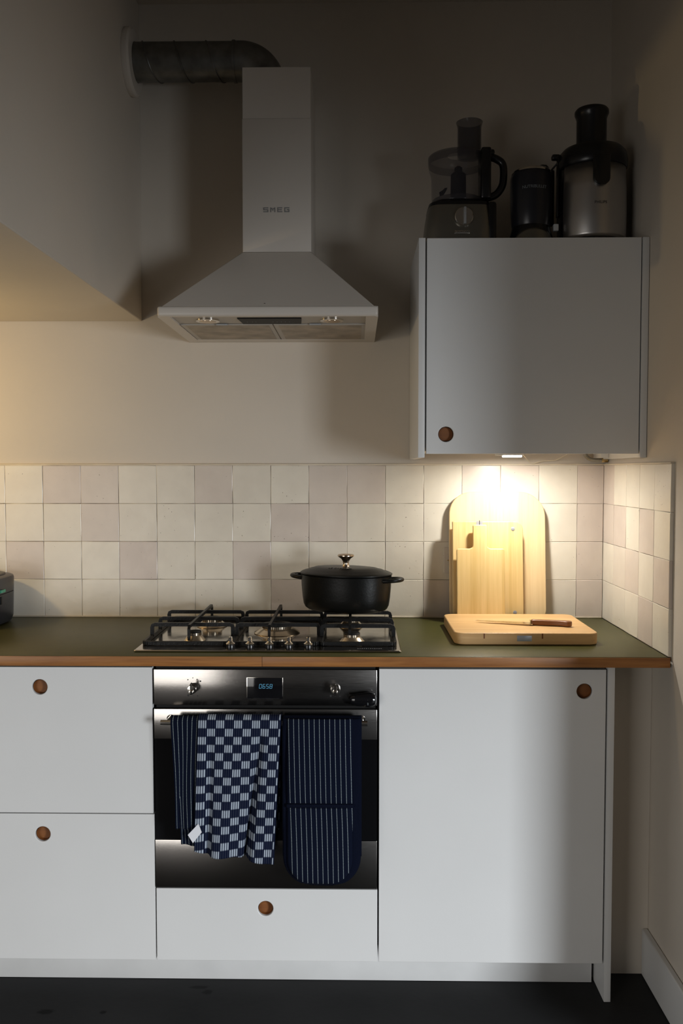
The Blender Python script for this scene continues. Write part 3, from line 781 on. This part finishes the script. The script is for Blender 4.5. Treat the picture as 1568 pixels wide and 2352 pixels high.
bt = obj('board', bo, 'butcher', bb, local=True, bevel=.003, seg=3)
obj('metal_badge', B(-.0290, .0130, -.1712, -.1700, .0105, .0270, bev=.0006), 'magnet', bb, local=True)
for dx_ in (-.1225, .0430): obj('dowel', B(dx_-.002, dx_+.002, -.1704, -.1700, .018, .0325), 'cup', bb, local=True)
kf = thing('bread_knife', 'serrated bread knife with a dark wooden handle lying on the carving board', 'knife', (.7560, -.345, ZC+.0352), math.radians(-14))
# blade along -x, handle along +x
bl_ = nb(); tp = []; bt_ = []
L = .175
for k in range(41):
    f = k/40; x = -.155+f*.172
    tp.append((x, .0120-.0030*(1-f)**2 if f > 0 else .004)); wdt = .030*min(1, (f*1.0)**.55)
    bt_.append((x, tp[-1][1]-max(.0008, wdt)+(.0014 if (k % 2 and f > .15) else 0)))
prism(bl_, tp+bt_[::-1], .0040, .0056, 'xy')
obj('blade', bl_, 'chrome', kf, local=True)
hp = [(.012, .0125), (.016, .0130), (.060, .0120), (.095, .0128), (.110, .0135), (.122, .0115), (.130, .0060), (.131, -.003), (.127, -.0110), (.118, -.0150), (.108, -.0120), (.098, -.0080), (.060, -.0085), (.030, -.0092), (.012, -.0100)]
hbm = nb(); prism(hbm, hp, .0008, .0165, 'xy')
obj('knife_handle', hbm, 'knifewood', kf, local=True, bevel=.0045, seg=3)
obj('bolster', B(.0075, .0125, -.0095, .0120, .0015, .0150, bev=.001), 'brass', kf, local=True)

so = thing('wall_outlet', 'cream outlet cover on the tiles, half hidden behind the leaning boards', 'outlet', (.565, -.0128, 1.152))
ob_ = nb(); prism(ob_, rrect(.5380, .6000, 1.109, 1.197, .004, 4), -.0140, -.0200)
obj('cover_plate', ob_, 'socket', so, bevel=.0015)
obj('screw', lathe(nb(), [(.0026, .0201), (.0024, .0210), (.0008, .0212)], 16, (.5525, 0, 1.153), axis='y'), 'brass', so)

# ------------------------------------------------------------------ countertop cooker at the left edge
ck = thing('rice_cooker', 'charcoal rounded rice cooker at the left end of the worktop', 'rice cooker', (-1.020, -.165, ZC+.001))
def sq(rx, ry, z, n=48, e=3.6):
    out = []
    for k in range(n):
        a = 2*PI*k/n; c, s = math.cos(a), math.sin(a)
        out.append((math.copysign(abs(c)**(2/e), c)*rx, math.copysign(abs(s)**(2/e), s)*ry, z))
    return out
obj('cooker_body', loft(nb(), [sq(.112, .112, 0.0005), sq(.122, .122, .004), sq(.128, .128, .020), sq(.130, .130, .100)]), 'cooker', ck, local=True)
ld = obj('cooker_lid', loft(nb(), [sq(.127, .127, .1002), sq(.1275, .1275, .1030), sq(.130, .130, .1032), sq(.131, .131, .145), sq(.129, .129, .152), sq(.122, .122, .1560), sq(.02, .02, .159)]), 'cooker', ck, local=True)
obj('lid_top', loft(nb(), [sq(.108, .108, .1562), sq(.107, .107, .1610), sq(.103, .103, .1625), sq(.01, .01, .1630)]), 'cookertop', ld, local=True)
lt = nb(); prism(lt, [(.1200, .1090), (.1290, .1165), (.1375, .1175), (.1385, .1090), (.1300, .1065)], -.0500, -.0250)
lab(obj('latch', lt, 'green', ck, local=True), 'green glossy latch on the side')
obj('vent', B(.1285, .1305, -.045, -.036, .070, .095), 'matteblack', ck, local=True)

# ------------------------------------------------------------------ wall cabinet, lamp, pipe, wire
UT = 2.1235
uc = thing('wall_cabinet', 'white square wall cabinet with one door, carrying the kitchen machines', 'cabinet', (.752, -.2, 1.50))
obj('carcass', B(.4435, 1.0620, -.389, -.002, 1.5120, UT-.003), 'white', uc)
front('door', .4462, 1.0600, 1.5035, UT-.0005, .5028, 1.5605, uc, yf=-.410, r=.0222)
lab(obj('side_panel', B(.4222, .4412, -.412, -.002, 1.4925, UT, bev=.0008), 'white', uc), 'left side panel')
lab(obj('side_panel', B(1.0640, 1.0822, -.412, -.002, 1.4925, UT, bev=.0008), 'white', uc), 'right side panel')
lab(obj('batten', B(1.040, 1.0630, -.10, -.002, 1.4965, 1.5115), 'white', uc), 'short batten under the cabinet')
LX, LY = .7260, -.235
pk = thing('cabinet_lamp', 'small lit LED lamp fixed under the wall cabinet', 'lamp', (LX, LY, 1.505))
obj('housing', B(LX-.050, LX+.032, LY-.020, LY+.020, 1.5020, 1.5118, bev=.002), 'bluewht', pk)
obj('led_strip', B(LX-.028, LX+.028, LY-.016, LY+.016, 1.4965, 1.5018, bev=.002), 'lampglow', pk)
d = bpy.data.lights.new('led_light', 'AREA'); d.shape = 'RECTANGLE'; d.size = .050; d.size_y = .028; d.energy = 3.8; d.color = (1.0, 0.97, 0.90)
o = bpy.data.objects.new('led_light', d); COL.objects.link(o); o.location = (0, 0, -.0095); o.parent = pk
o['category'] = 'lamp'; del o['category']
wr = nb(); tube(wr, sbend([(LX+.033, LY+.01, 1.506), (.800, -.06, 1.500), (.822, -.020, 1.484), (.838, -.018, 1.480), (.868, -.018, 1.487), (.905, -.018, 1.489), (.925, -.020, 1.497), (.945, -.03, 1.509)], 8), .0012, 6)
tag(obj('lamp_wire', wr, 'wire'), 'thin pale wire looping below the wall cabinet to the lamp', 'wire')
pp = thing('bent_pipe', 'short bent grey pipe under the right end of the wall cabinet', 'pipe', (1.03, -.03, 1.49))
pb = nb(); tube(pb, sbend([(1.006, -.030, 1.511), (1.009, -.030, 1.504), (1.020, -.030, 1.494), (1.036, -.030, 1.4895), (1.060, -.030, 1.489), (1.0755, -.030, 1.490)], 6), .0062, 14)
obj('tube', pb, 'pipe', pp)
pb = nb(); cyl(pb, (1.0600, -.030, 1.4895), (1.0800, -.030, 1.4905), .0078, 16)
lab(obj('end_nut', pb, 'brass', pp), 'brass end nut')

# ------------------------------------------------------------------ range hood
hd_ = thing('range_hood', 'white chimney cooker hood above the hob', 'range hood', (0, -.25, 1.886))
HX0, HX1, HY, HZ0, HZ1 = -.3165, .3035, -.500, 1.8865, 1.9155
def rrx(x0, x1, y0, y1, z): return [(x0, y0, z), (x1, y0, z), (x1, y1, z), (x0, y1, z)]
cn = nb()
loft(cn, [rrx(HX0+.010, HX1-.010, HY+.012, -.001, HZ1+.0005), rrx(-.1035, .1065, -.280, -.001, 2.1180)])
obj('canopy', cn, 'enamel', hd_, smooth=25, bevel=.003)
lipb = nb()
# rim: four sides around the open underside
box(lipb, HX0, HX1, HY, HY+.020, HZ0, HZ1, bev=.008, seg=4)
box(lipb, HX0, HX0+.034, HY+.012, -.0005, HZ0, HZ1)
box(lipb, HX1-.034, HX1, HY+.012, -.0005, HZ0, HZ1)
box(lipb, HX0+.033, HX1-.033, -.060, -.0007, HZ0+.0003, HZ1)
obj('rim', lipb, 'enamel', hd_)
box_in = obj('underside_panel', B(HX0+.032, HX1-.032, HY+.016, -.055, HZ0+.0045, HZ1-.001), 'hoodin', hd_)
for fx0, fx1 in ((-.2800, -.0065), (-.0025, .2700)):
    f = obj('grease_filter', B(fx0, fx1, -.348, -.062, HZ0+.0010, HZ0+.0040), 'hoodin', hd_)
    fr = B(fx0+.014, fx1-.012, -.336, -.070, HZ0+.0002, HZ0+.0009)
    lab(obj('filter_mesh', fr, 'filter', f), 'grease-stained metal mesh')
    obj('catch', B((fx0+fx1)/2-.030, (fx0+fx1)/2+.004, -.356, -.346, HZ0-.0008, HZ0+.0035, bev=.001), 'grey', f)
for lx in (-.188, .172):
    l = obj('hood_light', lathe(nb(), [(.034, HZ0+.004), (.034, HZ0+.0005), (.030, HZ0-.0010), (.025, HZ0-.0008)], 36, (lx, -.412, 0)), 'chrome', hd_)
    lab(obj('lens', lathe(nb(), [(.0245, HZ0+.003), (.0245, HZ0-.0012), (.015, HZ0-.0035), (.003, HZ0-.0040)], 32, (lx, -.412, 0)), 'potknob', l), 'unlit amber-tinted lens')
cpn = nb(); prism(cpn, [(-.098, -.450), (.086, -.450), (.080, -.360), (-.092, -.360)], HZ0+.0012, HZ0+.0046, 'xy')
cpo = obj('control_strip', cpn, 'matteblack', hd_, bevel=.001)
icn = nb()
for q in (-.075, -.06, -.05, .00, .012, .024, .036, .048): box(icn, q-.0012, q+.0012, -.400, -.396, HZ0+.0009, HZ0+.0011)
obj('control_marks', icn, 'printpale', cpo)['kind'] = 'stuff'
chl = obj('lower_duct_cover', B(-.1025, .1055, -.2785, -.001, 2.1185, 2.5160, bev=.0015), 'enamel', hd_)
chu = obj('upper_duct_cover', nb() if False else B(-.1010, .1040, -.2770, -.001, 2.5162, 2.5170), 'enamel', hd_)
# the upper cover is an open sleeve so that the duct can enter it
sl = nb(); prism(sl, [(-.1010, -.001), (-.1010, -.2770), (.1040, -.2770), (.1040, -.001), (.1025, -.001), (.1025, -.2755), (-.0995, -.2755), (-.0995, -.001)], 2.5172, 2.6680, 'xy')
lab(obj('duct_sleeve', sl, 'enamel', chu), 'open upper sleeve')
LW, LH, ST = .0150, .0140, .0027
def stroke(bm, k, cx, cz, x0, z0, x1, z1): box(bm, cx+x0*LW, cx+x1*LW, -.2796-k*.00008, -.2787, cz+z0*LH, cz+z1*LH)
sx_, sz_ = ST/LW, ST/LH
LET = {'S': [(0, 0, 1, sz_), (0, .5-sz_/2, 1, .5+sz_/2), (0, 1-sz_, 1, 1), (0, .5, sx_, 1), (1-sx_, 0, 1, .5)],
       'M': [(0, 0, sx_, 1), (1-sx_, 0, 1, 1), (.5-sx_/2, .30, .5+sx_/2, .72), (sx_, .62, .5-sx_/2, .86), (.5+sx_/2, .62, 1-sx_, .86)],
       'E': [(0, 0, sx_, 1), (0, 0, 1, sz_), (0, .5-sz_/2, .9, .5+sz_/2), (0, 1-sz_, 1, 1)],
       'G': [(0, 0, sx_, 1), (0, 0, 1, sz_), (0, 1-sz_, 1, 1), (1-sx_, 0, 1, .5), (.5, .5-sz_/2, 1, .5+sz_/2)]}
lg = nb()
for q, ch in enumerate('SMEG'):
    for k, st in enumerate(LET[ch]): stroke(lg, k, -.0392+q*.0213, 2.2375, *st)
obj('logo_letters', lg, 'print', hd_)['kind'] = 'stuff'
sp = nb()
for x, y, z in ((-.016, -.4780, 1.9253), (.060, -.440, 1.951)): lathe(sp, [(.0026, 0), (.0018, .0012)], 8, (x, y, z))
obj('specks', sp, 'printdark', hd_)['kind'] = 'stuff'

# ------------------------------------------------------------------ exhaust duct
dt = thing('exhaust_duct', 'dark spiral metal exhaust duct from the left wall into the hood chimney', 'duct', (-.30, -.140, 2.748))
DY, DZ, DR = -.140, 2.7480, .0585
P = [(-.479+.003, DY, DZ)]
nseg = 30
for k in range(1, 11): P.append((-.476+(.335)*k/10, DY, DZ))
obj('straight_pipe', tube(nb(), P, DR, 40, cap=False), 'zinc', dt)
# raised spiral seam
sm = nb(); SP = []
pitch = .100
for k in range(0, 161):
    x = -.470+.325*k/160; a = -2*PI*(x+.470)/pitch+2.1
    SP.append((x, DY+(DR+.0005)*math.sin(a), DZ+(DR+.0005)*math.cos(a)))
tube(sm, SP, .0026, 6)
obj('spiral_seam', sm, 'zinc', dt)
EP = []; RB = .080
for k in range(0, 19):
    a = PI/2*k/18; EP.append((-.1410+.010+RB*math.sin(a)+.010, DY, DZ-RB*(1-math.cos(a))))
EP = [(-.1410, DY, DZ)]+EP+[(EP[-1][0], DY, DZ-RB-.06)]
el = nb(); tube(el, EP, DR+.0010, 40, cap=False)
obj('elbow', el, 'zinc', dt)
obj('elbow_collar', tube(nb(), [(-.146, DY, DZ), (-.138, DY, DZ)], DR+.0035, 40), 'zinc', dt)
cl = nb(); lathe(cl, [(DR+.001, -.4797), (.0980, -.4797), (.1010, -.472), (.1000, -.462), (.094, -.456), (DR+.010, -.4545), (DR+.001, -.4545)], 56, (0, DY, DZ), axis='x', cap=False)
lab(obj('wall_collar', cl, 'enamel', dt), 'white ring where the duct enters the wall')

# ------------------------------------------------------------------ machines on the cabinet
def rbox(cx, cy, rx, ry, z, e=5.0, n=48):
    return [(p[0]+cx, p[1]+cy, z) for p in sq(rx, ry, 0, n, e)]
UZ = UT+.0008
fp = thing('food_processor', 'food processor with a smoked bowl and brushed metal base on the wall cabinet', 'food processor', (.555, -.215, UZ))
FX, FY = .5560, -.2150
obj('foot', loft(nb(), [rbox(FX, FY, .098, .090, UZ), rbox(FX, FY, .104, .095, UZ+.010)]), 'blackplastic', fp)
obj('motor_base', loft(nb(), [rbox(FX-.002, FY, .1040, .095, UZ+.0105), rbox(FX-.002, FY, .1030, .094, UZ+.05), rbox(FX-.001, FY, .0985, .090, UZ+.100), rbox(FX, FY, .0945, .086, UZ+.128)]), 'fpsteel', fp)
obj('base_top', loft(nb(), [rbox(FX, FY, .0950, .087, UZ+.1285), rbox(FX, FY, .0935, .085, UZ+.138), rbox(FX, FY, .080, .075, UZ+.147)]), 'blackplastic', fp)
obj('corner_pillar', B(.6370, .6630, -.300, -.15, UZ+.012, UZ+.137, bev=.008), 'blackplastic', fp)
dl = obj('dial', lathe(nb(), [(.0275, .3085), (.0275, .3150), (.0255, .3165)], 36, (.5635, 0, UZ+.088), axis='y'), 'chrome', fp)
obj('dial_grip', B(.5615, .5690, -.3290, -.3166, UZ+.063, UZ+.113, bev=.002), 'grey', dl)
bg = obj('badge', B(.5360, .5810, -.3128, -.3098, UZ+.0375, UZ+.0470, bev=.0008), 'chrome', fp)
text('badge_lettering', 'KENWOOD', .0078, (.5585, -.3131, UZ+.0422), 'printdark', bg, space=1.1, thick=.0002)
bwl = nb()
lathe(bwl, [(.0780, UZ+.1475), (.0790, UZ+.160), (.0805, UZ+.230), (.0830, UZ+.244), (.0875, UZ+.256), (.0880, UZ+.290)], 56, (FX-.002, FY, 0), cap=False)
obj('bowl', bwl, 'smokeclear', fp)
obj('bowl_base', lathe(nb(), [(.076, UZ+.1472), (.078, UZ+.152), (.0765, UZ+.163), (.060, UZ+.168), (.02, UZ+.170)], 48, (FX-.002, FY, 0)), 'smoke', fp)
lidp = obj('bowl_lid', lathe(nb(), [(.0900, UZ+.268), (.0905, UZ+.292), (.0870, UZ+.2955), (.030, UZ+.2985)], 56, (FX-.002, FY, 0), cap=False), 'smoke', fp)
obj('feed_tube', lathe(nb(), [(.0370, UZ+.297), (.0365, UZ+.385), (.0385, UZ+.396), (.0410, UZ+.404), (.0395, UZ+.405), (.0345, UZ+.394), (.0340, UZ+.30)], 44, (.5915, -.205, 0), cap=False), 'smoke', lidp)
spd = lathe(nb(), [(.0240, UZ+.165), (.0235, UZ+.235), (.0225, UZ+.243), (.0125, UZ+.252), (.0120, UZ+.263), (.006, UZ+.268)], 32, (.5570, FY, 0))
obj('spindle', spd, 'matteblack', fp)
bld = nb(); prism(bld, [(.500, 2.300), (.512, 2.305), (.520, 2.318), (.523, 2.326), (.515, 2.325), (.508, 2.318), (.498, 2.312)], -.222, -.218)
obj('blade', bld, 'matteblack', fp)
hm = nb(); box(hm, .6160, .6460, -.300, -.225, UZ+.146, UZ+.298, bev=.006)
tube(hm, sbend([(.640, -.262, UZ+.282), (.668, -.262, UZ+.272), (.686, -.262, UZ+.255), (.688, -.262, UZ+.215), (.682, -.262, UZ+.188), (.664, -.262, UZ+.166), (.636, -.262, UZ+.156)], 6), .0115, 12)
box(hm, .6300, .6600, -.275, -.245, UZ+.283, UZ+.300, bev=.006)
obj('handle', hm, 'blackplastic', fp)

nbk = thing('personal_blender', 'dark blue-green cylindrical blender base with a steel rim on the wall cabinet', 'blender', (.772, -.262, UZ))
BX, BY = .7720, -.2620
obj('blender_body', lathe(nb(), [(.0560, UZ+.066), (.0585, UZ+.074), (.0612, UZ+.110), (.0625, UZ+.160), (.0628, UZ+.208), (.0600, UZ+.222), (.0570, UZ+.226)], 56, (BX, BY, 0)), 'cooker', nbk)
lab(obj('steel_rim', lathe(nb(), [(.0590, UZ+.2262), (.0585, UZ+.2300), (.0550, UZ+.2350), (.0500, UZ+.2370), (.0470, UZ+.2350), (.0470, UZ+.228)], 56, (BX, BY, 0)), 'chrome', nbk), 'polished steel rim')
obj('skirt', lathe(nb(), [(.0690, UZ), (.0690, UZ+.020), (.0660, UZ+.030), (.0600, UZ+.052), (.0570, UZ+.0655)], 56, (BX, BY, 0)), 'blackplastic', nbk)
# silver arch on the front of the skirt
arc_b = nb(); NA = 24; G = []
for k in range(NA+1):
    a = -1.0+2.0*k/NA; col = []
    top = .012+.040*math.sqrt(max(0, 1-(a/1.0)**2))
    for j in range(7):
        zz = .006+(top-.006)*j/6
        r_ = .0698 if zz < .020 else .0698-(zz-.020)*.26
        r_ += .0008
        col.append(arc_b.verts.new((BX+r_*math.sin(a), BY-r_*math.cos(a), UZ+zz)))
    G.append(col)
for a, b in zip(G, G[1:]):
    for j in range(6): arc_b.faces.new((a[j], b[j], b[j+1], a[j+1]))
so_ = obj('silver_badge', arc_b, 'fpsteel', nbk); so_.modifiers.new('t', 'SOLIDIFY').thickness = .0006
text('lettering', 'NUTRIBULLET', .0125, (BX-.0010, 0, UZ+.1720), 'printpale', nbk, curve=(BX, BY, .0628), space=.96, thick=.0003)

jc = thing('juicer', 'tall brushed silver juicer with a black feed chute on the wall cabinet', 'juicer', (.957, -.255, UZ))
JX, JY = .9570, -.2550
obj('juicer_foot', lathe(nb(), [(.0960, UZ), (.0985, UZ+.010), (.0985, UZ+.018)], 56, (JX, JY, 0)), 'blackplastic', jc)
bc = nb(); lathe(bc, [(.0985, UZ), (.1000, UZ+.02), (.1000, UZ+.245), (.0960, UZ+.255)], 40, (JX, JY+.012, 0))
obj('housing', bc, 'blackplastic', jc)
# silver front shell
sh = nb(); G = []
for k in range(41):
    a = -1.20+2.4*k/40
    G.append([sh.verts.new((JX+r_*math.sin(a), JY-r_*math.cos(a), UZ+zz)) for r_, zz in ((.0985, .0185), (.1010, .030), (.1020, .10), (.1010, .170), (.0985, .2360))])
for a, b in zip(G, G[1:]):
    for j in range(4): sh.faces.new((a[j], b[j], b[j+1], a[j+1]))
so_ = obj('silver_shell', sh, 'juicer', jc, smooth=60); md = so_.modifiers.new('t', 'SOLIDIFY'); md.thickness = .002; md.offset = -1
obj('juicer_lid', lathe(nb(), [(.1000, UZ+.2365), (.1035, UZ+.242), (.1035, UZ+.262), (.0985, UZ+.285), (.088, UZ+.297), (.060, UZ+.302)], 56, (JX, JY, 0)), 'smoke' if False else 'blackplastic', jc)
obj('feed_chute', lathe(nb(), [(.0445, UZ+.300), (.0445, UZ+.392), (.0480, UZ+.402), (.0505, UZ+.408), (.0505, UZ+.416), (.0470, UZ+.421), (.0430, UZ+.421), (.0400, UZ+.410), (.0400, UZ+.31)], 48, (JX-.002, JY+.005, 0), cap=False), 'blackplastic', jc)
tg = nb(); NS = 20; O = rrect(-.0240, .0240, UZ+.162, UZ+.252, (.0238, .0238, .003, .003), 8)
def wrap(p, rr): a = (p[0])/.1035; return (JX+rr*math.sin(a), JY-rr*math.cos(a), p[1])
loft(tg, [[wrap(p, .1015) for p in O], [wrap(p, .1100) for p in O], [wrap((p[0]*.85, (p[1]-UZ-.205)*.92+UZ+.205), .1125) for p in O]])
lab(obj('spout', tg, 'blackplastic', jc), 'black tongue-shaped spout cover')
text('lettering', 'PHILIPS', .0115, (JX, 0, UZ+.1150), 'printdark', jc, curve=(JX, JY, .1023), thick=.0003)
cp_ = nb(); box(cp_, .8350, .8600, -.262, -.240, UZ+.272, UZ+.288, bev=.005); box(cp_, .8510, .8560, -.262, -.245, UZ+.10, UZ+.275, bev=.001)
obj('clamp_arm', cp_, 'blackplastic', jc)
crd = nb(); tube(crd, sbend([(1.000, -.215, UZ+.300), (1.022, -.205, UZ+.310), (1.044, -.20, UZ+.295), (1.058, -.20, UZ+.262), (1.062, -.20, UZ+.20), (1.060, -.20, UZ+.12), (1.050, -.20, UZ+.05)], 8), .0032, 8)
obj('power_cord', crd, 'cable', jc)
crd = nb(); tube(crd, sbend([(.852, -.250, UZ+.262), (.836, -.240, UZ+.244), (.828, -.235, UZ+.232)], 8), .0030, 8)
lathe(crd, [(.002, -.020), (.014, -.016), (.019, -.004), (.018, .010), (.010, .018), (.002, .020)], 20, (.826, -.170, UZ+.268), axis='x')
box(crd, .845, .862, -.175, -.150, UZ+.10, UZ+.270, bev=.004)
obj('wrapped_cord', crd, 'cable', jc)
wp = obj('white_plug', B(.8350, .8500, -.290, -.275, UZ+.051, UZ+.071, bev=.0015), 'bluewht')
jr = thing('cream_jar', 'short cream lidded jar in the corner beside the silver juicer', 'jar', (1.052, -.120, UZ))
obj('jar_body', lathe(nb(), [(.0200, UZ), (.0260, UZ+.004), (.0270, UZ+.050), (.0265, UZ+.125)], 36, (1.0500, -.1200, 0)), 'cream', jr)
obj('jar_lid', lathe(nb(), [(.0275, UZ+.1252), (.0278, UZ+.136), (.0255, UZ+.144), (.0150, UZ+.148)], 36, (1.0500, -.1200, 0)), 'cream', jr)
tag(wp, 'small pale plug between the blender and the juicer', 'plug')
wp.parent = None
